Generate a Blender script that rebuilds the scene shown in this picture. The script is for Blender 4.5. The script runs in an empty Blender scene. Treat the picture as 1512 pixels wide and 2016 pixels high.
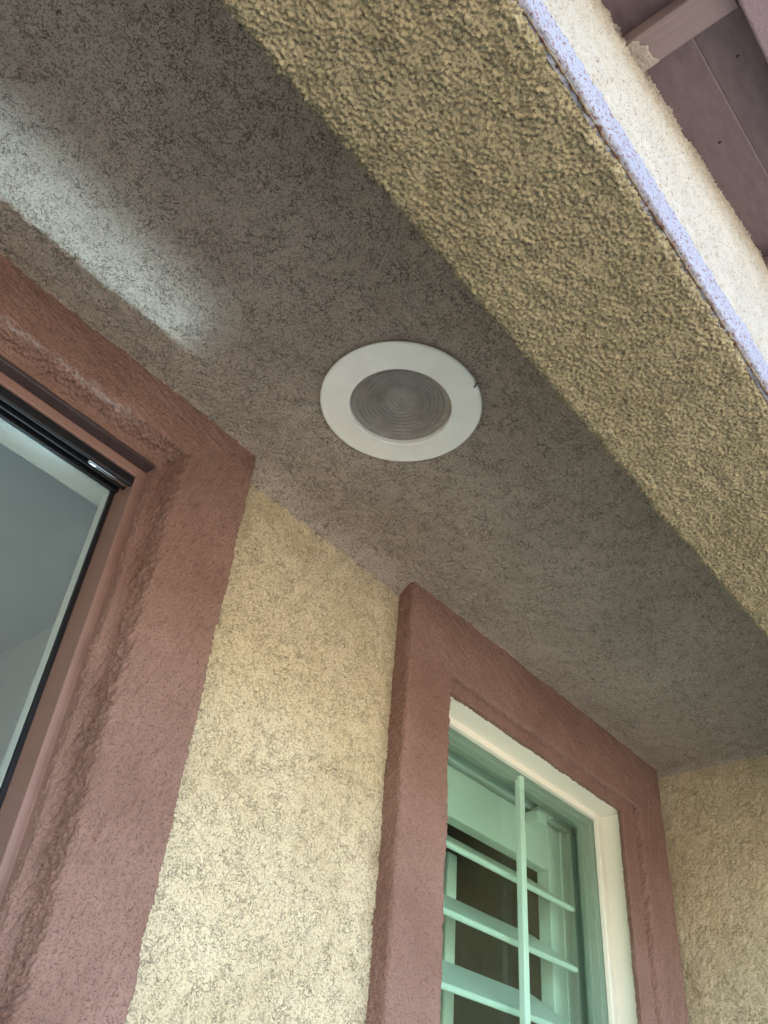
import bpy, math
import numpy as np
from mathutils import Matrix, Vector

scene = bpy.context.scene
C = scene.collection

# ------------------------------------------------------------------ camera
CZ = 1.78                                   # lens height above the ground
Rm = ((0.63525195, -0.76851783, 0.07638892),
      (0.52806402, 0.36004762, -0.76909953),
      (0.56356305, 0.52891022, 0.63454759))  # rows: right, down, forward in world axes
cam_data = bpy.data.cameras.new('camera')
cam = bpy.data.objects.new('camera', cam_data)
C.objects.link(cam)
r_, d_, f_ = (Vector(v) for v in Rm)
cam.matrix_world = Matrix(((r_.x, -d_.x, -f_.x, 0.0), (r_.y, -d_.y, -f_.y, 0.0),
                           (r_.z, -d_.z, -f_.z, CZ), (0, 0, 0, 1)))
cam_data.sensor_fit = 'VERTICAL'
cam_data.sensor_height = 36.0
cam_data.lens = 1700.0 / 2016.0 * 36.0
cam_data.clip_start = 0.01
cam_data.clip_end = 3000.0
scene.camera = cam

# ------------------------------------------------------------------ light
SUN_EL, SUN_AZ = math.radians(44), math.radians(22)    # behind the house: the front is in open shade
to_sun = Vector((math.sin(SUN_AZ) * math.cos(SUN_EL), math.cos(SUN_AZ) * math.cos(SUN_EL), math.sin(SUN_EL)))
world = bpy.data.worlds.new('World')
scene.world = world
world.use_nodes = True
wn = world.node_tree
wn.nodes.clear()
sky = wn.nodes.new('ShaderNodeTexSky')
sky.sky_type = 'NISHITA'
sky.sun_disc = False
sky.sun_elevation = SUN_EL
sky.sun_rotation = SUN_AZ
sky.dust_density = 2.0
bg = wn.nodes.new('ShaderNodeBackground')
bg.inputs['Strength'].default_value = 0.15
wo = wn.nodes.new('ShaderNodeOutputWorld')
wn.links.new(sky.outputs[0], bg.inputs[0])
wn.links.new(bg.outputs[0], wo.inputs[0])
sl = bpy.data.lights.new('sun', 'SUN')
sl.energy = 4.5
sl.angle = math.radians(0.5)
sl.color = (1.0, 0.95, 0.87)
sun = bpy.data.objects.new('sun', sl)
sun.rotation_euler = to_sun.to_track_quat('Z', 'Y').to_euler()
sun.location = (0, 0, 20)
C.objects.link(sun)
scene.view_settings.view_transform = 'Standard'
scene.view_settings.look = 'None'
scene.view_settings.gamma = 1.0
scene.view_settings.use_curve_mapping = False
scene.view_settings.exposure = 3.15
scene.render.engine = 'CYCLES'
scene.cycles.max_bounces = 6
scene.cycles.diffuse_bounces = 3
scene.cycles.transparent_max_bounces = 16

# ------------------------------------------------------------------ materials
def new_mat(name):
    m = bpy.data.materials.new(name)
    m.use_nodes = True
    return m, m.node_tree, m.node_tree.nodes['Principled BSDF']

def nz(nt, scale, detail=3.0, rough=0.55, dist=0.0):
    t = nt.nodes.new('ShaderNodeTexNoise')
    t.inputs['Scale'].default_value = scale
    t.inputs['Detail'].default_value = detail
    t.inputs['Roughness'].default_value = rough
    t.inputs['Distortion'].default_value = dist
    g = nt.nodes.new('ShaderNodeNewGeometry')
    nt.links.new(g.outputs['Position'], t.inputs['Vector'])
    return t

def ramp(nt, fac, stops):
    r = nt.nodes.new('ShaderNodeValToRGB')
    e = r.color_ramp.elements
    while len(e) < len(stops):
        e.new(0.5)
    for k, (p, c) in enumerate(stops):
        e[k].position = p
        e[k].color = (*c, 1) if len(c) == 3 else c
    nt.links.new(fac, r.inputs[0])
    return r

def mixc(nt, fac, a, b, mode='MIX'):
    m = nt.nodes.new('ShaderNodeMix')
    m.data_type = 'RGBA'
    m.blend_type = mode
    for key, v in ((0, fac), (6, a), (7, b)):
        if isinstance(v, (int, float)):
            m.inputs[key].default_value = v
        elif isinstance(v, tuple):
            m.inputs[key].default_value = (*v, 1)
        else:
            nt.links.new(v, m.inputs[key])
    return m.outputs[2]

def bump(nt, bsdf, height, strength, dist):
    b = nt.nodes.new('ShaderNodeBump')
    b.inputs['Strength'].default_value = strength
    b.inputs['Distance'].default_value = dist
    nt.links.new(height, b.inputs['Height'])
    nt.links.new(b.outputs[0], bsdf.inputs['Normal'])

def stucco_mat(name, col, col2, speck, rough=0.92, bs=0.5, fine=900.0, blotch=9.0, worm=0.0, grit=0.34, wscale=150.0, gscale=380.0):
    """painted stucco: slow drift between two tones, dark sand grit, hairline nicks, fine grain relief"""
    m, nt, b = new_mat(name)
    big = nz(nt, blotch, 4.0, 0.6)
    r = ramp(nt, big.outputs['Fac'], [(0.35, col), (0.68, col2)])
    sp = nz(nt, gscale, 2.0, 0.6)
    rs = ramp(nt, sp.outputs['Fac'], [(grit, (1, 1, 1)), (grit + 0.08, (0, 0, 0))])
    c = mixc(nt, rs.outputs[0], r.outputs[0], speck)
    g = nz(nt, fine, 2.0, 0.65)
    hgt = g.outputs['Fac']
    if worm:
        wn_ = nz(nt, wscale, 2.0, 0.5, 0.7)
        sub = nt.nodes.new('ShaderNodeMath'); sub.operation = 'SUBTRACT'; sub.inputs[1].default_value = 0.5
        ab = nt.nodes.new('ShaderNodeMath'); ab.operation = 'ABSOLUTE'
        nt.links.new(wn_.outputs['Fac'], sub.inputs[0]); nt.links.new(sub.outputs[0], ab.inputs[0])
        ln = ramp(nt, ab.outputs[0], [(0.0, (1, 1, 1)), (0.042, (0, 0, 0))])
        mk = nz(nt, 45.0, 4.0, 0.75)
        mr = ramp(nt, mk.outputs['Fac'], [(0.42, (0, 0, 0)), (0.58, (1, 1, 1))])
        k = mixc(nt, 1.0, ln.outputs[0], mr.outputs[0], 'MULTIPLY')
        bw = nt.nodes.new('ShaderNodeMath'); bw.operation = 'MULTIPLY'; bw.inputs[1].default_value = worm
        nt.links.new(k, bw.inputs[0])
        c = mixc(nt, bw.outputs[0], c, tuple(0.45 * v for v in speck))
        md = nt.nodes.new('ShaderNodeMath'); md.operation = 'MULTIPLY_ADD'; md.inputs[1].default_value = -1.3
        nt.links.new(k, md.inputs[0]); nt.links.new(hgt, md.inputs[2])
        hgt = md.outputs[0]
    nt.links.new(c, b.inputs['Base Color'])
    b.inputs['Roughness'].default_value = rough
    b.inputs['Specular IOR Level'].default_value = 0.25
    bump(nt, b, hgt, bs, 0.0012)
    return m

def plain_mat(name, col, rough=0.5, var=0.08, scale=25.0, bs=0.0, fine=300.0, metallic=0.0, spec=0.4, stretch=None):
    m, nt, b = new_mat(name)
    t = nz(nt, scale, 4.0, 0.6)
    if stretch:
        mp0 = nt.nodes.new('ShaderNodeMapping')
        mp0.inputs['Scale'].default_value = stretch
        src0 = t.inputs['Vector'].links[0].from_socket
        nt.links.new(src0, mp0.inputs[0])
        nt.links.new(mp0.outputs[0], t.inputs['Vector'])
    lo = tuple(max(0, c * (1 - var)) for c in col)
    hi = tuple(min(1, c * (1 + var)) for c in col)
    r = ramp(nt, t.outputs['Fac'], [(0.3, lo), (0.7, hi)])
    nt.links.new(r.outputs[0], b.inputs['Base Color'])
    b.inputs['Roughness'].default_value = rough
    b.inputs['Metallic'].default_value = metallic
    b.inputs['Specular IOR Level'].default_value = spec
    if bs:
        g = nz(nt, fine, 3.0, 0.6)
        if stretch:
            mp = nt.nodes.new('ShaderNodeMapping')
            mp.inputs['Scale'].default_value = stretch
            src = g.inputs['Vector'].links[0].from_socket
            nt.links.new(src, mp.inputs[0])
            nt.links.new(mp.outputs[0], g.inputs['Vector'])
        bump(nt, b, g.outputs['Fac'], bs, 0.001)
    return m

def glass_mat(name, tint, ior=1.5):
    m = bpy.data.materials.new(name)
    m.use_nodes = True
    nt = m.node_tree
    nt.nodes.clear()
    o = nt.nodes.new('ShaderNodeOutputMaterial')
    mx = nt.nodes.new('ShaderNodeMixShader')
    tr = nt.nodes.new('ShaderNodeBsdfTransparent')
    gl = nt.nodes.new('ShaderNodeBsdfGlossy')
    lw = nt.nodes.new('ShaderNodeLayerWeight')
    lw.inputs[0].default_value = 0.5
    pw = nt.nodes.new('ShaderNodeMath'); pw.operation = 'POWER'; pw.inputs[1].default_value = 5.0
    fr = nt.nodes.new('ShaderNodeMath'); fr.operation = 'MULTIPLY_ADD'
    f0 = ((ior - 1) / (ior + 1)) ** 2
    fr.inputs[1].default_value = 1 - f0
    fr.inputs[2].default_value = f0
    nt.links.new(lw.outputs['Facing'], pw.inputs[0])
    nt.links.new(pw.outputs[0], fr.inputs[0])
    tr.inputs[0].default_value = (*tint, 1)
    gl.inputs['Roughness'].default_value = 0.0
    gl.inputs[0].default_value = (0.95, 1.0, 0.97, 1)
    nt.links.new(fr.outputs[0], mx.inputs[0])
    nt.links.new(tr.outputs[0], mx.inputs[1])
    nt.links.new(gl.outputs[0], mx.inputs[2])
    nt.links.new(mx.outputs[0], o.inputs[0])
    return m

M = {}
M['wall'] = stucco_mat('cream_stucco', (0.565, 0.468, 0.295), (0.655, 0.56, 0.38), (0.36, 0.29, 0.185), bs=1.0, worm=0.22, grit=0.40, gscale=520.0)
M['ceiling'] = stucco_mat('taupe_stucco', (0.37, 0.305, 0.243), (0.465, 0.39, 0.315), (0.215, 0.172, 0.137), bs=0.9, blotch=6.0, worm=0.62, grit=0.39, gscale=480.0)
M['beam'] = stucco_mat('ochre_stucco', (0.345, 0.288, 0.168), (0.41, 0.35, 0.215), (0.18, 0.15, 0.095), bs=1.0, grit=0.41)
M['gable'] = stucco_mat('pale_stucco', (0.40, 0.355, 0.285), (0.47, 0.42, 0.345), (0.27, 0.22, 0.165), bs=1.0)
M['band'] = stucco_mat('lavender_paint', (0.285, 0.285, 0.332), (0.325, 0.325, 0.372), (0.19, 0.10, 0.10), bs=0.9, grit=0.37)
M['bead'] = stucco_mat('rust_bead', (0.12, 0.05, 0.035), (0.30, 0.25, 0.15), (0.07, 0.03, 0.02), bs=0.8, blotch=120.0)
M['trim'] = stucco_mat('brown_stucco', (0.208, 0.119, 0.090), (0.275, 0.166, 0.130), (0.135, 0.075, 0.057), bs=1.0, blotch=7.0, fine=420.0, grit=0.37, gscale=520.0)
M['doorframe'] = plain_mat('brown_metal', (0.25, 0.148, 0.118), 0.45, 0.05, 12.0, 0.05)
M['black'] = plain_mat('black_rubber', (0.012, 0.012, 0.014), 0.38, 0.2, 60.0, 0.2, 400.0)
M['head_shade'] = plain_mat('head_shade_brown', (0.055, 0.034, 0.032), 0.6, 0.15, 30.0)  # shade colour for the strip in the door head recess
M['chrome'] = plain_mat('steel', (0.62, 0.66, 0.66), 0.16, 0.05, 40.0, 0.0, metallic=1.0)
M['innerwhite'] = plain_mat('white_enamel', (0.74, 0.75, 0.68), 0.4, 0.03, 8.0)
M['vinyl'] = plain_mat('cream_vinyl', (0.78, 0.75, 0.62), 0.38, 0.025, 10.0)
M['shutter'] = plain_mat('white_lacquer', (0.80, 0.82, 0.76), 0.35, 0.02, 10.0)
M['sash'] = plain_mat('grey_sash', (0.27, 0.30, 0.26), 0.4, 0.05, 10.0)
M['drywall'] = plain_mat('white_drywall', (0.78, 0.79, 0.76), 0.9, 0.03, 6.0, 0.1, 200.0)
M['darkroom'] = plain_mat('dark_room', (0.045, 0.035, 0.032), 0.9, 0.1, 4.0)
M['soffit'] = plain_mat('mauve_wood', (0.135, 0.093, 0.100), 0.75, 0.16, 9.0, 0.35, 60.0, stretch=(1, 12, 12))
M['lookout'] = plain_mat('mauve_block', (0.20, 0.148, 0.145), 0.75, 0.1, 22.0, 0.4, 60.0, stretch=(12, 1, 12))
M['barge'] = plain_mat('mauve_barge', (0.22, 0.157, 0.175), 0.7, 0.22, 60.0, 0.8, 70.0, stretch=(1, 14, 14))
M['smear'] = stucco_mat('stucco_smear', (0.38, 0.34, 0.28), (0.29, 0.25, 0.215), (0.24, 0.19, 0.16), bs=0.8, blotch=60.0)
M['roof'] = plain_mat('roof_tile', (0.24, 0.12, 0.08), 0.85, 0.2, 6.0, 0.4, 20.0)
M['ring'] = plain_mat('light_trim', (0.86, 0.86, 0.78), 0.42, 0.045, 26.0, 0.06, 120.0)
M['ground'] = plain_mat('paving', (0.20, 0.175, 0.14), 0.9, 0.2, 1.2, 0.5, 60.0)
M['pavement'] = plain_mat('worn_paving', (0.32, 0.278, 0.218), 0.95, 0.35, 40.0, 0.8, 90.0)
M['floor'] = plain_mat('wood_floor', (0.20, 0.12, 0.07), 0.4, 0.2, 5.0)
M['twig'] = plain_mat('dark_twig', (0.05, 0.028, 0.02), 0.8, 0.2, 400.0)
M['window_glass'] = glass_mat('green_glass', (0.87, 0.965, 0.92), 1.6)
M['inner_glass'] = glass_mat('clear_green_glass', (0.965, 0.99, 0.98), 1.2)
M['door_glass'] = glass_mat('door_glass', (0.93, 0.965, 0.965), 1.3)

# ------------------------------------------------------------------ object helpers
def empty(name, loc=(0, 0, 0), parent=None):
    o = bpy.data.objects.new(name, None)
    o.location = loc
    C.objects.link(o)
    if parent:
        o.parent = parent
    return o

def tag(o, label=None, cat=None, group=None, kind=None):
    if label: o['label'] = label
    if cat: o['category'] = cat
    if group: o['group'] = group
    if kind: o['kind'] = kind
    return o

def mesh_obj(name, verts, faces, mat, parent=None, smooth=False, label=None):
    me = bpy.data.meshes.new(name)
    me.from_pydata([tuple(v) for v in verts], [], faces)
    me.update()
    if smooth:
        me.polygons.foreach_set('use_smooth', [True] * len(me.polygons))
    me.materials.append(M[mat] if isinstance(mat, str) else mat)
    o = bpy.data.objects.new(name, me)
    C.objects.link(o)
    if parent: o.parent = parent
    if label: o['label'] = label
    return o

def np_obj(name, P, Q, mat, parent=None, label=None, smooth=True):
    """P (n,3) float, Q (m,4) int quads"""
    me = bpy.data.meshes.new(name)
    n, m = len(P), len(Q)
    me.vertices.add(n)
    me.vertices.foreach_set('co', np.ascontiguousarray(P, np.float32).ravel())
    me.loops.add(m * 4)
    me.loops.foreach_set('vertex_index', np.ascontiguousarray(Q, np.int32).ravel())
    me.polygons.add(m)
    me.polygons.foreach_set('loop_start', np.arange(0, m * 4, 4, dtype=np.int32))
    me.polygons.foreach_set('use_smooth', np.full(m, smooth))
    me.update(calc_edges=True)
    me.materials.append(M[mat])
    o = bpy.data.objects.new(name, me)
    C.objects.link(o)
    if parent: o.parent = parent
    if label: o['label'] = label
    return o

def grid_quads(nu, nv, off=0):
    i = np.arange(nu * nv).reshape(nu, nv) + off
    return np.stack([i[:-1, :-1], i[1:, :-1], i[1:, 1:], i[:-1, 1:]], -1).reshape(-1, 4)

BOXF = [(0, 3, 2, 1), (4, 5, 6, 7), (0, 1, 5, 4), (1, 2, 6, 5), (2, 3, 7, 6), (3, 0, 4, 7)]
def box_vf(x0, x1, y0, y1, z0, z1, shear=0.0):
    """box; shear lifts z along x (for pieces that follow the roof pitch)"""
    v = [(x0, y0, z0), (x1, y0, z0), (x1, y1, z0), (x0, y1, z0), (x0, y0, z1), (x1, y0, z1), (x1, y1, z1), (x0, y1, z1)]
    return [(x, y, z + shear * x) for x, y, z in v], BOXF

def bevel_box(name, b, mat, parent=None, bev=0.0015, shear=0.0, label=None, seg=2):
    v, f = box_vf(*b, shear=shear)
    o = mesh_obj(name, v, f, mat, parent, label=label)
    if bev:
        md = o.modifiers.new('bevel', 'BEVEL')
        md.width = bev
        md.segments = seg
        md.limit_method = 'ANGLE'
        o.data.polygons.foreach_set('use_smooth', [True] * 6)
        md.harden_normals = True
    return o

# ------------------------------------------------------------------ stucco relief tiles (periodic height maps)
TN, TL = 2048, 1.536
rng = np.random.default_rng(7)
_k = np.sqrt(np.fft.fftfreq(TN, TL / TN)[:, None] ** 2 + np.fft.rfftfreq(TN, TL / TN)[None, :] ** 2)
def band(lo, hi, an=1.0):
    """gaussian noise with wavelengths lo..hi metres"""
    k0, k1 = 1 / hi, 1 / lo
    kk = _k if an == 1.0 else np.sqrt((np.fft.fftfreq(TN, TL / TN)[:, None] * an) ** 2 + np.fft.rfftfreq(TN, TL / TN)[None, :] ** 2)
    F = np.fft.rfft2(rng.standard_normal((TN, TN)).astype(np.float32))
    F *= np.exp(-(kk / k1) ** 4) * (1 - np.exp(-(kk / k0) ** 4))
    n = np.fft.irfft2(F, (TN, TN))
    return (n / n.std()).astype(np.float32)

def sstep(a, b, x):
    t = np.clip((x - a) / (b - a), 0, 1)
    return t * t * (3 - 2 * t)

_low = band(0.05, 0.25)
_mid = band(0.018, 0.06)
_fine = band(0.0030, 0.0075)
_fin2 = band(0.0035, 0.009)
_worm = band(0.007, 0.018)
_worm2 = band(0.012, 0.035)
def shots(r, cover, jit=0.6):
    """scattered round crumbs of radius r covering about `cover` of the area, 0..~1"""
    n = int(cover * TL * TL / (math.pi * r * r))
    I = np.zeros((TN, TN), np.float32)
    np.add.at(I, (rng.integers(0, TN, n), rng.integers(0, TN, n)), (1 - jit * rng.random(n)).astype(np.float32))
    px = TL / TN
    F = np.fft.rfft2(I) * np.exp(-2 * (math.pi * _k * r * 0.62) ** 2)
    o = np.fft.irfft2(F, (TN, TN)) * (2 * math.pi * (r * 0.62 / px) ** 2)
    return np.minimum(o, 1.35).astype(np.float32)

# knocked-down float finish: flat tops, wormy grooves and pits, some smooth troweled islands
island = sstep(0.95, 1.5, _mid + 0.35 * _low)
crack = np.exp(-(_worm / 0.20) ** 2) * sstep(-0.2, 0.8, _fin2 + 0.6 * _mid)
pit = np.maximum(shots(0.0013, 0.34), shots(0.0020, 0.10)) * sstep(-1.2, 0.4, _mid + 0.4 * _worm2)
T_float = (-0.0017 * crack - 0.0027 * pit + 0.00022 * _fine) * (1 - 0.93 * island) + 0.0003 * _low + 0.00025 * _mid
# coarse dash: sharp crumbs of several sizes with dark gaps between them
crumb = np.maximum(np.maximum(shots(0.0009, 0.34, 0.7), 1.2 * shots(0.0012, 0.22, 0.7)), 1.4 * shots(0.0018, 0.06, 0.5))
_smooth = sstep(1.3, 1.8, band(0.02, 0.07))
T_dash = (0.0023 * crumb + 0.0004 * _fine) * (1 - 0.85 * _smooth) + 0.0009 * _smooth + 0.0005 * _low + 0.0005 * _mid - 0.0012
# sand finish under thick paint: soft grains with small nicks
T_sand = 0.0008 * np.maximum(shots(0.0016, 0.45), shots(0.0012, 0.4)) + 0.0002 * _fin2 - 0.0014 * shots(0.0013, 0.07) + 0.0003 * _low + 0.0002 * _mid
# rough hand-worked edge
T_rough = 0.0028 * np.maximum(shots(0.0014, 0.35), 1.3 * shots(0.0022, 0.25)) - 0.0014

def samp(T, u, v):
    """bilinear periodic lookup; u, v in metres"""
    a = (np.asarray(u) / TL * TN) % TN
    b = (np.asarray(v) / TL * TN) % TN
    i = np.floor(a).astype(int); j = np.floor(b).astype(int)
    fa = a - i; fb = b - j
    i %= TN; j %= TN
    i1 = (i + 1) % TN; j1 = (j + 1) % TN
    return (T[i, j] * (1 - fa) * (1 - fb) + T[i1, j] * fa * (1 - fb) + T[i, j1] * (1 - fa) * fb + T[i1, j1] * fa * fb)

def lines(*spans):
    """grid lines from (start, end, step) spans, joined end to end"""
    out = [spans[0][0]]
    for a, b, st in spans:
        n = max(1, int(round((b - a) / st)))
        out += list(a + (b - a) * (np.arange(1, n + 1) / n))
    return np.array(out)

# ------------------------------------------------------------------ ground
g = mesh_obj('ground', [(-600, -600, 0), (600, -600, 0), (600, 600, 0), (-600, 600, 0)], [(0, 1, 2, 3)], 'ground')
tag(g, kind='structure')
g2 = mesh_obj('pavement', [(-16, -8.5, 0.004), (16, -8.5, 0.004), (16, -0.25, 0.004), (-16, -0.25, 0.004)], [(0, 1, 2, 3)], 'pavement')
tag(g2, kind='structure')

# ------------------------------------------------------------------ house
ZC = CZ + 0.77          # porch ceiling
YW = 0.735              # back wall of the porch
XR = 1.672              # return wall
ZB = CZ + 0.57          # underside of the beam
YB0, YB1 = 0.102, 0.248 # outer and inner face of the beam
def zroof(x): return CZ + 0.921 + 0.3 * (x - 0.34)

house = empty('house', (0.5, 0.735, 0))
tag(house, 'cream stucco house front with brown painted door and window surrounds under a gable overhang', 'house')
def part(o):
    """keep world position under the house empty"""
    o.parent = house
    o.matrix_parent_inverse = Matrix.Translation((-0.5, -0.735, 0))
    return o

# back wall
xs = lines((-0.75, 0.30, 0.02), (0.30, 0.46, 0.008), (0.46, 0.88, 0.0016), (0.88, XR + 0.004, 0.012))
zs = lines((0.0, 1.70, 0.03), (1.70, 1.86, 0.004), (1.86, ZC + 0.004, 0.0016))
X, Z = np.meshgrid(xs, zs, indexing='ij')
h = samp(T_float, X + 0.13, Z * 1.0 + 0.41)
P = np.stack([X, YW - h, Z], -1).reshape(-1, 3)
Q = grid_quads(len(xs), len(zs))
cx = (xs[:-1, None] + xs[1:, None] + 0 * zs[None, 1:]) / 2
cz = (zs[None, :-1] + zs[None, 1:] + 0 * xs[1:, None]) / 2
hole = ((cx > -0.63) & (cx < 0.44) & (cz < CZ + 0.72)) | ((cx > 0.89) & (cx < 1.60) & (cz > 0.95) & (cz < CZ + 0.69))
part(np_obj('back_wall', P, Q[~hole.ravel()], 'wall', label='cream stucco wall between the door and the window'))

# return wall at the right end of the porch
ys = lines((YB0 - 0.002, 0.33, 0.006), (0.33, YW + 0.004, 0.0022))
zs = lines((0.0, 1.9, 0.03), (1.9, 2.0, 0.006), (2.0, ZC + 0.004, 0.0022))
Y, Z = np.meshgrid(ys, zs, indexing='ij')
h = samp(T_float, Y + 0.77, Z + 0.2) * 1.15
P = np.stack([XR - h, Y, Z], -1).reshape(-1, 3)
part(np_obj('return_or_added_wall', P, grid_quads(len(ys), len(zs))[:, ::-1], 'wall', label='cream stucco return wall at the right of the window'))

# porch ceiling with a rounded cove into the walls
xs = lines((-0.75, -0.14, 0.012), (-0.14, 0.75, 0.0016), (0.75, XR + 0.004, 0.0024))
ys = lines((0.24, 0.30, 0.003), (0.30, YW + 0.004, 0.0016))
X, Y = np.meshgrid(xs, ys, indexing='ij')
def cove(d, r):
    t = np.clip((r - d) / r, 0, 0.999)
    return r * (1 - np.sqrt(1 - t * t))
h = samp(T_float, X + 0.55, Y + 1.02)
drop = np.maximum(cove(YW - Y + 0.012, 0.055), cove(XR - X + 0.008, 0.03))
lx, ly = 0.535, 0.492
flat = sstep(0.094, 0.108, np.hypot(X - lx, Y - ly))
P = np.stack([X, Y, ZC - drop - h * flat], -1).reshape(-1, 3)
Q = grid_quads(len(xs), len(ys))
ccx = (xs[:-1, None] + xs[1:, None] + 0 * ys[None, 1:]) / 2
ccy = (ys[None, :-1] + ys[None, 1:] + 0 * xs[1:, None]) / 2
hole = np.hypot(ccx - lx, ccy - ly) < 0.078
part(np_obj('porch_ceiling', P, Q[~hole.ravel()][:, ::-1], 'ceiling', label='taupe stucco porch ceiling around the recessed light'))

# beam: one swept sheet (inner face, underside, lower outer edge)
def resample(pts, step):
    """polyline -> evenly spaced points, with normals to the left of travel"""
    pts = np.array(pts, float)
    seg = np.linalg.norm(np.diff(pts, axis=0), axis=1)
    s = np.concatenate([[0], np.cumsum(seg)])
    n = max(2, int(round(s[-1] / step)))
    t = np.linspace(0, s[-1], n + 1)
    p = np.stack([np.interp(t, s, pts[:, k]) for k in range(pts.shape[1])], -1)
    return p, t

def arc(cx_, cy_, r, a0, a1, n=6):
    return [(cx_ + r * math.cos(math.radians(a0 + (a1 - a0) * k / n)), cy_ + r * math.sin(math.radians(a0 + (a1 - a0) * k / n))) for k in range(n + 1)]

def normals2(p):
    d = np.gradient(p, axis=0)
    d /= np.linalg.norm(d, axis=1)[:, None] + 1e-12
    return np.stack([d[:, 1], -d[:, 0]], -1)      # right of travel

prof = [(YB1, ZC + 0.01)] + arc(YB1 - 0.008, ZB + 0.008, 0.008, 0, -90) + arc(YB0 + 0.008, ZB + 0.006, 0.006, -90, -180) + [(YB0 + 0.002, ZB + 0.02)]
pp, st = resample(prof, 0.0009)
keep = (pp[:, 1] < ZB + 0.012) | (np.arange(len(pp)) % 12 == 0)
pp, st = pp[keep], st[keep]
nn = normals2(pp)
if nn[len(nn) // 2][1] > 0: nn = -nn
xs = lines((-0.75, -0.02, 0.008), (-0.02, 1.02, 0.00095), (1.02, XR, 0.006))
Xg, Sg = np.meshgrid(xs, st, indexing='ij')
h = samp(T_dash, Xg, Sg + 0.3)
P = np.stack([Xg, pp[None, :, 0] + nn[None, :, 0] * h, pp[None, :, 1] + nn[None, :, 1] * h], -1).reshape(-1, 3)
part(np_obj('beam', P, grid_quads(len(xs), len(st)), 'beam', label='rough ochre stucco beam along the front of the porch'))
# rusty metal bead along the beam's lower outer edge
zb = ZB + 0.0
xs = lines((-0.75, -0.05, 0.02), (-0.05, 1.15, 0.0022), (1.15, 6.0, 0.03))
bp_, bs_ = resample(arc(YB0 + 0.0006, ZB + 0.0034, 0.0011, -10, -200, 8), 0.0006)
Xg, Sg = np.meshgrid(xs, bs_, indexing='ij')
bn = normals2(bp_); 
if bn[len(bn) // 2][1] > 0: bn = -bn
h = samp(T_rough, Xg + 0.2, Sg) * 0.55
P = np.stack([Xg, bp_[None, :, 0] + bn[None, :, 0] * h, bp_[None, :, 1] + bn[None, :, 1] * h], -1).reshape(-1, 3)
part(np_obj('drip_bead', P, grid_quads(len(xs), len(bs_)), 'bead', label='rusty bead along the lower edge of the beam'))
# lavender band on the outer face
xs = lines((-0.75, 0.0, 0.02), (0.0, 1.1, 0.0016), (1.1, 6.0, 0.04))
bprof = [(YB0 + 0.004, ZB + 0.003), (YB0 - 0.003, ZB + 0.005), (YB0 - 0.004, ZB + 0.008), (YB0 - 0.004, ZB + 0.054), (YB0 - 0.003, ZB + 0.056), (YB0 + 0.004, ZB + 0.057)]
pb, sb = resample(bprof, 0.0016)
nb = normals2(pb)
if nb[len(nb) // 2][0] > 0: nb = -nb
Xg, Sg = np.meshgrid(xs, sb, indexing='ij')
h = samp(T_dash, Xg + 0.5, Sg + 0.9) * 0.6
edge = samp(T_rough, Xg, Xg * 0 + 0.2) * 0.35
P = np.stack([Xg, pb[None, :, 0] + nb[None, :, 0] * h, pb[None, :, 1] + nb[None, :, 1] * h + edge * (Sg < 0.02)], -1).reshape(-1, 3)
part(np_obj('painted_band', P, grid_quads(len(xs), len(sb)), 'band', label='lavender painted band along the foot of the gable wall'))
# gable wall above the beam
xs = lines((-0.75, 0.05, 0.02), (0.05, 1.0, 0.0018), (1.0, 6.0, 0.05))
ws = np.linspace(0, 1, 230)
Xg, Wg = np.meshgrid(xs, ws, indexing='ij')
zt = np.where(Xg < 3.0, zroof(Xg), zroof(6.0 - Xg)) + 0.03
Zg = ZB + 0.045 + (zt - ZB - 0.045) * Wg
h = samp(T_dash, Xg + 0.9, Zg * 1.0) * 1.1
P = np.stack([Xg, YB0 - h, Zg], -1).reshape(-1, 3)
part(np_obj('gable_wall', P, grid_quads(len(xs), len(ws)), 'gable', label='pale stucco gable wall between the beam and the overhang'))

# added left end wall, then the rest of the house: wing at the right, rear, corner pier
for nm, b in (('return_or_added_wall', (-0.81, -0.7485, YB0 + 0.003, YW + 0.003, 0, ZC + 0.003)),  # left end wall, added out of view to cut light from that side
              ('front_wall', (XR + 0.003, 6.0, YB0 + 0.004, 0.25, 0, ZB + 0.04)),
              ('side_wall', (XR + 0.003, XR + 0.15, 0.2505, 6.0, 0, 2.9)),
              ('side_wall', (-0.75, -0.66, YW + 0.004, 6.0, 0, zroof(-0.66) - 0.02)),
              ('rear_wall', (-0.75, 6.0, 6.003, 6.15, 0, 2.3))):
    part(bevel_box(nm, b, 'wall', bev=0.006))

# rooms behind the wall
def room(x0, x1, y0, y1, z0, z1, mw, mf, mc=None):
    t = 0.03
    part(bevel_box('interior_ceiling', (x0 - t, x1 + t, y0, y1 + t, z1, z1 + t), mc or mw, bev=0))
    part(bevel_box('interior_wall', (x1, x1 + t, y0, y1, z0, z1), mw, bev=0))
    part(bevel_box('interior_wall', (x0 - t, x0, y0, y1, z0, z1), mw, bev=0))
    part(bevel_box('interior_wall', (x0 - t, x1 + t, y1, y1 + t, z0, z1), mw, bev=0))
    part(bevel_box('interior_floor', (x0 - t, x1 + t, y0, y1 + t, z0 - t, z0), mf, bev=0))
room(-0.65, 0.62, 0.842, 3.4, 0.10, CZ + 0.80, 'drywall', 'floor')
room(0.70, 1.66, 0.90, 3.4, 0.10, CZ + 0.90, 'darkroom', 'darkroom')
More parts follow.
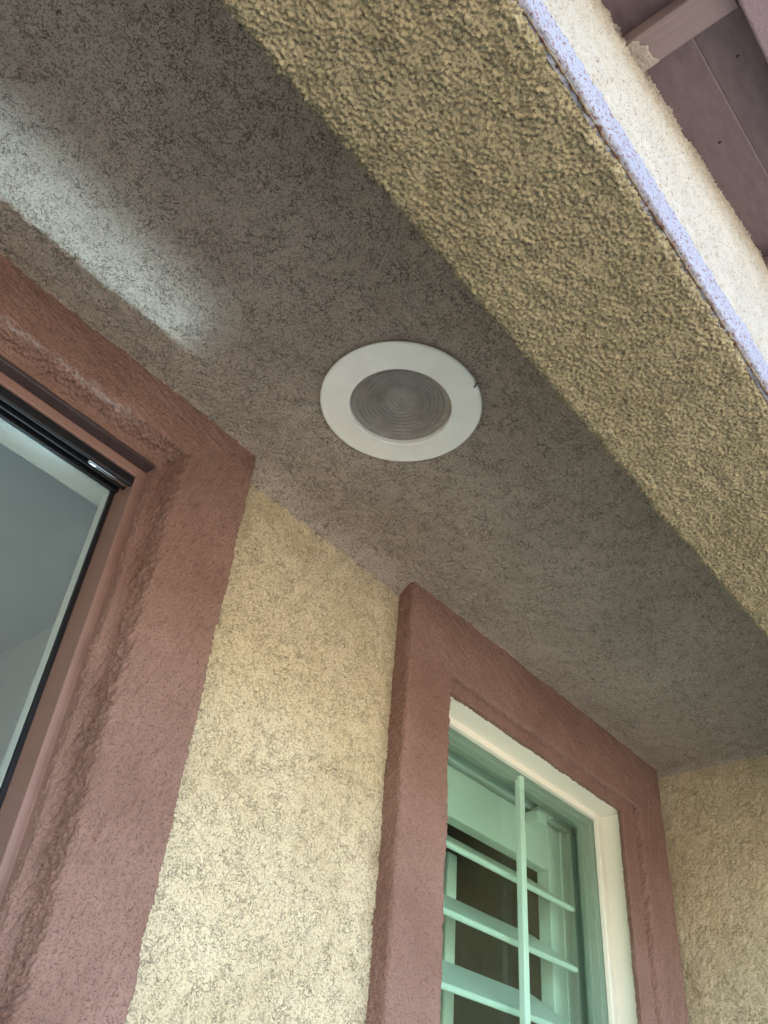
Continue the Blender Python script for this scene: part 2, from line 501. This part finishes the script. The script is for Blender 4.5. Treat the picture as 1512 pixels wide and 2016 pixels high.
# inner skin of the front wall around the openings
for b in ((-0.65, 0.62, 0.80, 0.8415, CZ + 0.6655, CZ + 0.80), (0.412, 0.94, 0.80, 0.8395, 0.0, CZ + 0.661), (-0.65, -0.60, 0.80, 0.8395, 0, CZ + 0.661),
          (0.62, 0.94, 0.80, 0.8395, CZ + 0.663, CZ + 0.90), (0.942, 1.655, 0.745, 0.90, CZ + 0.672, CZ + 0.90), (1.630, 1.66, 0.79, 0.90, 0.0, CZ + 0.658), (0.94, 1.604, 0.745, 0.90, 0.0, 0.95),
          (0.90, 0.939, 0.841, 0.90, 0.0, CZ + 0.66)):
    part(bevel_box('wall_lining', b, 'drywall', bev=0))

# ------------------------------------------------------------------ stucco surrounds (swept with mitred corners)
def sweep_u(name, prof, xL, xRt, zT, zbot, tile, amp, step_s, lspan, hspan, rspan, mat, parent, wl=1.0, wt=1.0, wr=1.0, rough_rng=None, uoff=0.0, label=None):
    """prof: (offset towards the opening, y). spans: grid step along each leg; wl/wt/wr scale the face width of each leg"""
    p, s = resample(prof, step_s) if step_s else (np.array(prof, float), np.concatenate([[0], np.cumsum(np.linalg.norm(np.diff(np.array(prof, float), axis=0), axis=1))]))
    n = normals2(p)
    if n[np.argmin(np.abs(n[:, 0]))][1] > 0: n = -n
    def wfun(w):                                  # w = list of (offset_in, offset_out)
        a = np.array(w); return np.interp(p[:, 0], a[:, 0], a[:, 1])
    oL, oT, oR = (wfun(w) if not isinstance(w, float) else p[:, 0] * w for w in (wl, wt, wr))
    legs = []
    LB = zT - oT - zbot                            # length of left leg per s
    HB = (xRt - oR) - (xL + oL)
    PP, QQ, off = [], [], 0
    for leg, (L, step) in enumerate(((LB, lspan), (HB, hspan), (LB, rspan))):
        nt_ = max(2, int(round(L.max() / step)) + 1)
        w = np.linspace(0, 1, nt_)
        if leg == 0: w = 1 - (1 - w) ** 1.0
        D = w[:, None] * L[None, :]
        if leg == 0: T = zbot + D
        elif leg == 1: T = (zT - oT)[None, :] + D
        else: T = (zT - oT + HB)[None, :] + D
        S = np.broadcast_to(s[None, :], D.shape)
        h = (samp(tile, T + uoff, S + 0.37) * amp) if tile is not None else 0 * D
        if rough_rng is not None and tile is not None:
            k = sstep(rough_rng[0], rough_rng[0] + 0.004, S) * (1 - sstep(rough_rng[1] - 0.004, rough_rng[1], S))
            h = h + k * samp(T_rough, T * 1.0 + 0.6, S + 0.9) * rough_rng[2]
        a = np.zeros(nt_)                           # weight of the neighbour's direction at the mitre
        hn = np.broadcast_to(n[None, :, 0], D.shape) * h
        hy = np.broadcast_to(n[None, :, 1], D.shape) * h
        if leg == 0:
            x = (xL + oL)[None, :] + hn; z = zbot + D
            z[-1] = z[-1] - hn[-1]
        elif leg == 1:
            x = (xL + oL)[None, :] + D; z = (zT - oT)[None, :] - hn
            x[0] = x[0] + hn[0]; x[-1] = x[-1] - hn[-1]
        else:
            x = (xRt - oR)[None, :] - hn; z = (zT - oT)[None, :] - D
            z[0] = z[0] - hn[0]
        y = np.broadcast_to(p[None, :, 1], D.shape) + hy
        PP.append(np.stack([x, y, z], -1).reshape(-1, 3))
        QQ.append(grid_quads(nt_, len(p), off))
        off += nt_ * len(p)
    return np_obj(name, np.concatenate(PP), np.concatenate(QQ), mat, parent, label, tile is not None)

# window surround
window = empty('window', (1.24, YW, 0.95), None)
window.parent = house
window.matrix_parent_inverse = Matrix.Translation((-0.5, -0.735, 0))
window['label'] = 'green tinted window with cream frame and brown stucco surround'
def wpart(o):
    o.parent = window
    o.matrix_parent_inverse = Matrix.Translation((-1.24, -YW, -0.95))
    return o
YT = 0.707
wprof = [(0.0, YW + 0.012)] + [(0.0, YT + 0.006)] + [(0.006 + 0.006 * math.cos(math.radians(a)), YT + 0.006 + 0.006 * math.sin(math.radians(a))) for a in (200, 225, 250, 270)] + \
        [(0.098, YT)] + [(0.102, YT + 0.0012), (0.105, YT + 0.004), (0.108, YT + 0.012), (0.112, YT + 0.0145), (0.147, YT + 0.0155), (0.150, YT + 0.0175), (0.1490, YT + 0.0255)]
wprof_s = np.concatenate([[0], np.cumsum(np.linalg.norm(np.diff(np.array(wprof), axis=0), axis=1))])
rr = (wprof_s[7] - 0.003, wprof_s[10] + 0.004, 0.65)
wpart(sweep_u('stucco_trim', wprof, 0.837, 1.657, ZC + 0.006, 0.86, T_sand, 1.6, 0.0016, 0.0018, 0.0018, 0.0020, 'trim', None,
              wl=[(0, 0), (0.098, 0.098), (0.105, 0.103), (0.15, 0.114)], wt=[(0, 0), (0.098, 0.117), (0.105, 0.121), (0.112, 0.124), (0.15, 0.137)], wr=[(0, 0), (0.098, 0.100), (0.15, 0.149)],
              rough_rng=rr, label='brown painted stucco surround of the window'))

# window frame: cream vinyl, stepped
XWL, XWR, ZWT = 0.955, 1.523, CZ + 0.639
fprof = [(-0.045, 0.733), (-0.001, 0.733), (0.0, 0.734), (0.0, 0.7735), (0.001, 0.7745), (0.0165, 0.7745), (0.0175, 0.7755), (0.0175, 0.783)]
wpart(sweep_u('frame', fprof, XWL, XWR, ZWT, 0.92, None, 0, 0, 0.3, 0.3, 0.3, 'vinyl', None, wt=[(-0.045, -0.03), (0, 0), (0.0175, 0.011)], label='cream vinyl window frame'))
sprof = [(0.0, 0.7845), (0.004, 0.7848), (0.0045, 0.790), (0.010, 0.7905), (0.0105, 0.802), (0.016, 0.8025), (0.0165, 0.812)]
wpart(sweep_u('sash', sprof, XWL + 0.016, XWR - 0.016, ZWT - 0.0105, 0.92, None, 0, 0, 0.3, 0.3, 0.3, 'sash', None, label='grey green inner sash behind the pane'))
wpart(bevel_box('sill', (XWL - 0.02, XWR + 0.02, 0.70, 0.80, 0.90, 0.945), 'vinyl', bev=0.004))
wpart(bevel_box('pane', (XWL + 0.0178, XWR - 0.0178, 0.7832, 0.7838, 0.94, ZWT - 0.0112), 'window_glass', bev=0))
wpart(bevel_box('pane', (XWL + 0.033, XWR - 0.033, 0.8050, 0.8055, 0.94, ZWT - 0.0275), 'inner_glass', bev=0))
wpart(bevel_box('glazing_bar', (1.2500, 1.2650, 0.7845, 0.797, 0.94, ZWT - 0.0108), 'shutter', bev=0.003))
wpart(bevel_box('glazing_bar', (XWL + 0.03, XWR - 0.03, 0.786, 0.793, 1.62, 1.643), 'shutter', bev=0.003))

# ------------------------------------------------------------------ doorway
door = empty('doorway', (-0.09, YW, 0))
door.parent = house
door.matrix_parent_inverse = Matrix.Translation((-0.5, -0.735, 0))
door['label'] = 'brown framed glazed doorway at the left'
def dpart(o):
    o.parent = door
    o.matrix_parent_inverse = Matrix.Translation((0.09, -YW, 0))
    return o
dprof = [(0.0, YW + 0.012), (0.0, YT + 0.004)] + [(0.004 + 0.004 * math.cos(math.radians(a)), YT + 0.004 + 0.004 * math.sin(math.radians(a))) for a in (200, 225, 250, 270)] + \
        [(0.095, YT), (0.0975, YT + 0.001), (0.0990, YT + 0.004), (0.1030, YT + 0.0255), (0.1045, YT + 0.0280), (0.120, YT + 0.029), (0.121, YT + 0.034)]
dps = np.concatenate([[0], np.cumsum(np.linalg.norm(np.diff(np.array(dprof), axis=0), axis=1))])
dpart(sweep_u('stucco_trim', dprof, -0.678, 0.499, ZC + 0.006, 0.0, T_sand, 2.2, 0.0014, 0.012, 0.0016, 0.0016, 'trim', None,
              wt=[(0, 0), (0.095, 0.076), (0.099, 0.079), (0.1045, 0.088), (0.121, 0.100)],
              rough_rng=(dps[6] - 0.002, dps[10] + 0.008, 0.85), uoff=0.4, label='brown painted stucco surround of the doorway'))
DXL, DXR, DZT = -0.558, 0.379, CZ + 0.677
mprof = [(0.0, 0.7345), (0.0, 0.7515), (0.001, 0.7525), (0.0095, 0.7525), (0.0105, 0.7535), (0.0105, 0.7905), (0.0105, 0.80)]
dpart(sweep_u('frame', mprof, DXL, DXR, DZT, 0.0, None, 0, 0, 0.5, 0.5, 0.5, 'doorframe', None, wt=[(0, 0), (0.0095, 0.0155), (0.0105, 0.0165)], label='brown metal door frame'))
ZT2 = DZT - 0.0165
dpart(bevel_box('head_shade_strip', (DXL + 0.0005, DXR - 0.0008, 0.7352, 0.7512, DZT - 0.0050, DZT - 0.0006), 'head_shade', bev=0, label='dark strip coloured as the shade under the head of the door frame'))  # recess shade under the head, put in as a dark strip
# black sliding track under the head of the frame
tr = [(0.7555, ZT2 - 0.0005), (0.7555, ZT2 - 0.012), (0.7575, ZT2 - 0.014), (0.7600, ZT2 - 0.0135), (0.7600, ZT2 - 0.004), (0.7700, ZT2 - 0.004), (0.7700, ZT2 - 0.0125), (0.7725, ZT2 - 0.0125), (0.7725, ZT2 - 0.003),
      (0.7850, ZT2 - 0.003), (0.7850, ZT2 - 0.010), (0.7890, ZT2 - 0.010), (0.7890, ZT2 - 0.0005)]
def extr_x(name, sec, x0, x1, mat, label=None, bev=0.0):
    n = len(sec)
    v = [(x0, a, b) for a, b in sec] + [(x1, a, b) for a, b in sec]
    f = [(k, (k + 1) % n, n + (k + 1) % n, n + k) for k in range(n)] + [tuple(range(n))[::-1], tuple(range(n, 2 * n))]
    o = mesh_obj(name, v, f, mat, None, label=label)
    if bev:
        md = o.modifiers.new('bevel', 'BEVEL'); md.width = bev; md.segments = 2; md.limit_method = 'ANGLE'
    return o
dpart(extr_x('track', tr, DXL + 0.011, DXR - 0.0005, 'black', 'black sliding screen track under the door head', 0.0005))
# polished guide rod at the end of the track
def tube(name, a, b, r, mat, n=16, label=None, capr=0.6):
    a, b = Vector(a), Vector(b)
    ax = (b - a).normalized()
    q = ax.to_track_quat('Z', 'Y')
    L = (b - a).length
    rings = [(0, r * capr), (r * 0.5, r), (L - r * 0.5, r), (L, r * capr)]
    v = []; f = []
    for (zz, rr_) in rings:
        for k in range(n):
            t = 2 * math.pi * k / n
            v.append(a + q @ Vector((rr_ * math.cos(t), rr_ * math.sin(t), zz)))
    for i in range(len(rings) - 1):
        for k in range(n):
            f.append((i * n + k, i * n + (k + 1) % n, (i + 1) * n + (k + 1) % n, (i + 1) * n + k))
    f.append(tuple(range(n))[::-1]); f.append(tuple(range((len(rings) - 1) * n, len(rings) * n)))
    return mesh_obj(name, v, f, mat, None, True, label)
dpart(tube('guide_rod', (0.312, 0.7655, ZT2 - 0.0095), (0.366, 0.7655, ZT2 - 0.0095), 0.0035, 'chrome', label='polished metal guide in the door track'))
# gasket, inner white frame, pane
gp = [(0.0, 0.7995), (0.0, 0.7905), (0.005, 0.7905), (0.005, 0.7955)]
dpart(sweep_u('gasket', gp, DXL + 0.0107, DXR - 0.0107, ZT2 - 0.0002, 0.0, None, 0, 0, 0.5, 0.5, 0.5, 'black', None, label='black rubber gasket'))
for b in ((DXR - 0.0155, DXR + 0.03, 0.7965, 0.8115, 0.0, ZT2 - 0.0052), (DXL - 0.03, DXL + 0.0155, 0.7965, 0.8115, 0.0, ZT2 - 0.0052),
          (DXL - 0.03, DXR + 0.03, 0.7965, 0.8340, ZT2 - 0.0050, ZT2 + 0.004)):
    dpart(bevel_box('inner_frame', b, 'innerwhite', bev=0.001))
dpart(bevel_box('pane', (DXL + 0.013, DXR - 0.013, 0.7928, 0.7933, 0.05, ZT2 - 0.002), 'door_glass', bev=0))

# ------------------------------------------------------------------ roof overhang (rake)
roof = empty('roof', (0.4, 0.0, zroof(0.4)))
roof.parent = house
roof.matrix_parent_inverse = Matrix.Translation((-0.5, -0.735, 0))
roof['label'] = 'mauve painted wooden gable overhang above the beam'
RINV = Matrix.Translation((-0.4, 0.0, -zroof(0.4)))
def rpart(o):
    o.parent = roof
    o.matrix_parent_inverse = RINV
    return o
zr0 = zroof(0.0)
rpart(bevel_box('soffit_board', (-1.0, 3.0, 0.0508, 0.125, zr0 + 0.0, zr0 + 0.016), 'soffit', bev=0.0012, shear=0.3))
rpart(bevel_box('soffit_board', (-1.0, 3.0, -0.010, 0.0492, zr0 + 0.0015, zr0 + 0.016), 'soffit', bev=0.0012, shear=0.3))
rpart(bevel_box('board_seam', (-1.0, 3.0, 0.0490, 0.0510, zr0 + 0.0006, zr0 + 0.012), 'lookout', bev=0.0, shear=0.3, label='pale filled seam between the soffit boards'))
for k, xx in enumerate((-0.415, -0.005, 0.388, 0.815, 1.225, 1.64)):
    rpart(bevel_box('lookout', (xx, xx + 0.040, 0.0015, 0.115, zr0 - 0.022, zr0 - 0.0008), 'lookout', bev=0.002, shear=0.3))
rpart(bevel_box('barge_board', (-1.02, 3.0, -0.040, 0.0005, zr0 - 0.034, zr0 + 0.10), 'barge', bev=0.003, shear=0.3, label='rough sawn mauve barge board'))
rpart(bevel_box('roof_slope', (-1.05, 3.0, -0.055, 6.4, zr0 + 0.104, zr0 + 0.16), 'roof', bev=0.004, shear=0.3))
v, f = box_vf(3.0, 7.0, -0.055, 6.4, zroof(6.0) + 0.104, zroof(6.0) + 0.16)
v = [(x, y, z - 0.3 * x) for x, y, z in v]
rpart(mesh_obj('roof_slope', v, f, 'roof'))
rpart(bevel_box('roof_deck', (-1.0, 3.0, 0.126, 6.3, zr0 + 0.03, zr0 + 0.10), 'soffit', bev=0, shear=0.3))
# nail heads
for nx0, ny0 in ((0.492, 0.022), (0.585, 0.076), (0.70, 0.018), (0.30, 0.030), (0.81, 0.078)):
    zn = zroof(nx0) + (0.0015 if ny0 < 0.05 else 0.0)
    rpart(tube('nail', (nx0, ny0, zn - 0.0010), (nx0, ny0, zn + 0.003), 0.0019, 'twig', 10, capr=0.9))
# stucco smeared on the wood along the joint and on the block
xs = lines((0.30, 1.0, 0.002))
ysm = np.linspace(0, 1, 7)
Xg, Wg = np.meshgrid(xs, ysm, indexing='ij')
wd = 0.0048 + 0.0016 * np.clip(samp(_mid, Xg, Xg * 0 + 0.7), -1.3, 1.6) + 0.0011 * samp(_fin2, Xg, Xg * 0 + 0.1)
Yg = YB0 + 0.004 - wd * Wg
Zg = zroof(Xg) + 0.004 * Wg - 0.0035 + samp(T_rough, Xg, Yg * 1.0) * 0.4
ed = (Wg > 0.98)
Zg = np.where(ed, zroof(Xg) + 0.003, Zg)
rpart(np_obj('stucco_smear', np.stack([Xg, Yg, Zg], -1).reshape(-1, 3), grid_quads(len(xs), 7), 'smear', label='pale stucco smeared along the joint'))
us = np.linspace(0, 1, 24); vs_ = np.linspace(0, 1, 24)
Ug, Vg = np.meshgrid(us, vs_, indexing='ij')
ln = 0.024 * (0.6 + 0.4 * Ug) + 0.0022 * samp(_worm2, Ug * 0.05, Ug * 0 + 0.4)
Xg = 0.389 + 0.0382 * Ug
Yg = YB0 + 0.004 - ln * Vg
Zg = zroof(Xg) - 0.0235 - 0.0007 * (1 - Vg ** 6) - 0.0004 * np.abs(samp(_fin2, Xg, Yg))
Zg = np.where(Vg > 0.99, zroof(Xg) - 0.0215, Zg)
rpart(np_obj('stucco_smear', np.stack([Xg, Yg, Zg], -1).reshape(-1, 3), grid_quads(24, 24), 'smear', label='pale stucco smeared on the end of the wooden block'))

# ------------------------------------------------------------------ recessed light
light = empty('recessed_light', (lx, ly, ZC))
tag(light, 'round recessed ceiling light with wide white trim ring and ribbed grey lens', 'ceiling light')
def lathe(name, prof, mat, parent, n=96, loc=(lx, ly, ZC), label=None, closed=False):
    v = []; f = []
    for r, z in prof:
        for k in range(n):
            t = 2 * math.pi * k / n
            v.append((r * math.cos(t), r * math.sin(t), z))
    m_ = len(prof)
    for i in range(m_ - 1):
        for k in range(n):
            f.append((i * n + k, i * n + (k + 1) % n, (i + 1) * n + (k + 1) % n, (i + 1) * n + k))
    return mesh_obj(name, v, f, mat, parent, True, label)
lathe('trim_ring', [(0.0940, -0.0022), (0.0976, -0.0024), (0.0983, -0.0034), (0.0984, -0.0048), (0.0976, -0.0062), (0.0958, -0.0070), (0.0940, -0.0068), (0.0900, -0.0072), (0.0700, -0.0084), (0.0650, -0.0092), (0.0630, -0.0098), (0.0619, -0.0093), (0.0615, -0.0075), (0.0612, 0.004), (0.0610, 0.012)],
      'ring', light, 160, label='white painted trim ring')
# ribbed prismatic lens
nr, na = 150, 360
R_ = np.linspace(0.0005, 0.0606, nr)
A_ = np.linspace(0, 2 * math.pi, na + 1)[:-1]
Rg, Ag = np.meshgrid(R_, A_, indexing='ij')
rid = (0.5 + 0.5 * np.cos(2 * math.pi * Rg / 0.0052)) ** 1.6
beads = 0.5 + 0.5 * np.cos(Ag * 90)
prism = 0.0030 * rid * (0.45 + 0.55 * beads) * sstep(0.016, 0.024, Rg) * (1 - sstep(0.052, 0.0545, Rg)) + 0.0012 * rid * (1 - sstep(0.016, 0.024, Rg))
Zl = -0.0030 + 0.008 * (1 - (Rg / 0.0606) ** 2) - prism
P = np.stack([Rg * np.cos(Ag), Rg * np.sin(Ag), Zl], -1)
idx = np.arange(nr * na).reshape(nr, na)
nx_ = np.roll(idx, -1, 1)
Q = np.stack([idx[:-1], nx_[:-1], nx_[1:], idx[1:]], -1).reshape(-1, 4)
m, nt, b = new_mat('prismatic_lens')
b.inputs['Base Color'].default_value = (0.30, 0.28, 0.245, 1)
b.inputs['Roughness'].default_value = 0.25
b.inputs['Specular IOR Level'].default_value = 0.5
b.inputs['Transmission Weight'].default_value = 0.0
t_ = nz(nt, 60.0, 3.0)
rc = ramp(nt, t_.outputs['Fac'], [(0.3, (0.235, 0.215, 0.18)), (0.7, (0.30, 0.28, 0.24))])
nt.links.new(rc.outputs[0], b.inputs['Base Color'])
M['lens'] = m
np_obj('lens', P.reshape(-1, 3), Q, 'lens', light, label='ribbed grey prismatic lens')
lathe('housing', [(0.0765, 0.0), (0.076, 0.10), (0.0, 0.101)], 'ring', light, 48)
# dry twig caught at the rim of the light
tw = tube('twig', (0, 0, 0), (0.006, 0.0085, 0.003), 0.0008, 'twig', 8)
tw.location = (lx + 0.0200, ly - 0.0985, ZC - 0.0098)
tag(tw, 'tiny dark dry twig stuck at the rim of the ceiling light', 'twig')

# ------------------------------------------------------------------ plantation shutter behind the window
sh = empty('window_shutter', (1.30, 0.86, 0.95))
tag(sh, 'white louvred shutter behind the green tinted window pane', 'shutter')
SINV = Matrix.Translation((-1.30, -0.86, -0.95))
def spart(o):
    o.parent = sh
    o.matrix_parent_inverse = SINV
    return o
def zz(v): return CZ + v
zlow = 0.97
# fixed outer frame
spart(bevel_box('frame_jamb', (1.5440, 1.628, 0.857, 0.905, zlow, zz(0.6290)), 'shutter', bev=0.003))
spart(bevel_box('frame_jamb', (0.945, 0.9800, 0.857, 0.905, zlow, zz(0.6290)), 'shutter', bev=0.003))
spart(bevel_box('frame_head', (0.945, 1.628, 0.857, 0.905, zz(0.6298), zz(0.668)), 'shutter', bev=0.003))
# hinged panel
spart(bevel_box('stile', (1.4735, 1.5390, 0.866, 0.893, zlow, zz(0.6245)), 'shutter', bev=0.002))
spart(bevel_box('stile', (0.9850, 1.0450, 0.866, 0.893, zlow, zz(0.6245)), 'shutter', bev=0.002))
spart(bevel_box('stop_bead', (1.5145, 1.5365, 0.8615, 0.8657, zlow, zz(0.6230)), 'shutter', bev=0.0015))
spart(bevel_box('top_rail', (1.0455, 1.4730, 0.8665, 0.8925, zz(0.537), zz(0.6245)), 'shutter', bev=0.002))
spart(bevel_box('bottom_rail', (1.0455, 1.4730, 0.8665, 0.8925, zlow, zlow + 0.1), 'shutter', bev=0.002))
spart(bevel_box('tilt_bar', (1.236, 1.264, 0.926, 0.940, zlow + 0.12, zz(0.512)), 'shutter', bev=0.003, label='upright bar behind the blades'))
# louvre blade: flat ellipse section, tilted up towards the room
def louver_mesh():
    a, b_, e = 0.0575, 0.0047, 0.0030
    sec = [(a, -b_ + e), (a, b_ - e), (a - e * 0.4, b_ - e * 0.4), (a - e, b_), (-a + e, b_), (-a + e * 0.4, b_ - e * 0.4), (-a, b_ - e), (-a, -b_ + e), (-a + e * 0.4, -b_ + e * 0.4), (-a + e, -b_), (a - e, -b_), (a - e * 0.4, -b_ + e * 0.4)]
    n = len(sec)
    th = math.radians(34)
    ct, st_ = math.cos(th), math.sin(th)
    sec = [(u * ct - w * st_, u * st_ + w * ct) for u, w in sec]
    x0, x1 = -0.2115, 0.2115
    v = [(x0, a_, c_) for a_, c_ in sec] + [(x1, a_, c_) for a_, c_ in sec]
    f = [(k, (k + 1) % n, n + (k + 1) % n, n + k) for k in range(n)] + [tuple(range(n))[::-1], tuple(range(n, 2 * n))]
    me = bpy.data.meshes.new('louver')
    me.from_pydata(v, [], f); me.update()
    me.polygons.foreach_set('use_smooth', [False] * (n + 2))
    me.materials.append(M['shutter'])
    return me
lm = louver_mesh()
zl = 0.492
while CZ + zl > zlow + 0.15:
    o = bpy.data.objects.new('louver', lm)
    o.location = (1.2593, 0.8640, CZ + zl)
    C.objects.link(o)
    spart(o)
    zl -= 0.0985
# magnet catch on the panel
ct = bevel_box('catch', (1.392, 1.428, 0.838, 0.8655, zz(0.600), zz(0.6225)), 'shutter', bev=0.003, label='small white magnetic catch at the top of the panel')
spart(ct)
spart(bevel_box('catch_plate', (1.400, 1.452, 0.836, 0.8560, zz(0.6235), zz(0.6305)), 'shutter', bev=0.0015))

# ------------------------------------------------------------------ unseen light on a stand, added behind the doorway for the ceiling patch
src = Vector((0.0, 1.62, CZ - 0.42))
tgt = Vector((0.065, 0.618, CZ + 0.77))
added_light = empty('added_uplight', (0.0, 1.66, 0.10))
tag(added_light, 'added white light on a stand behind the doorway, its panel tilted upwards', 'added_light')
LINV = Matrix.Translation((0.0, -1.66, -0.10))
head = bevel_box('added_light_head', (-0.33, 0.33, -0.065, 0.065, -0.035, -0.003), 'innerwhite', bev=0.006)
head.matrix_world = Matrix.Translation(src) @ (tgt - src).to_track_quat('Z', 'Y').to_matrix().to_4x4()
for o in (head, tube('added_light_pole', (0.0, 1.66, 0.12), (0.0, 1.66, CZ - 0.50), 0.012, 'chrome'), bevel_box('added_light_base', (-0.14, 0.14, 1.53, 1.79, 0.1005, 0.125), 'chrome', bev=0.008)):
    mw = o.matrix_world.copy() if o is head else Matrix.Identity(4)
    o.parent = added_light
    o.matrix_parent_inverse = LINV
    if o is head:
        o.matrix_basis = mw
la = bpy.data.lights.new('ceiling_patch_light', 'AREA')
la.shape = 'RECTANGLE'
la.size = 0.5
la.size_y = 0.08
la.energy = 0.026
la.spread = math.radians(3.3)
la.color = (0.62, 0.86, 1.0)
lo = bpy.data.objects.new('ceiling_patch_light', la)
lo.location = src
lo.rotation_euler = (src - tgt).to_track_quat('Z', 'Y').to_euler()
C.objects.link(lo)
lo.parent = added_light; lo.matrix_parent_inverse = LINV
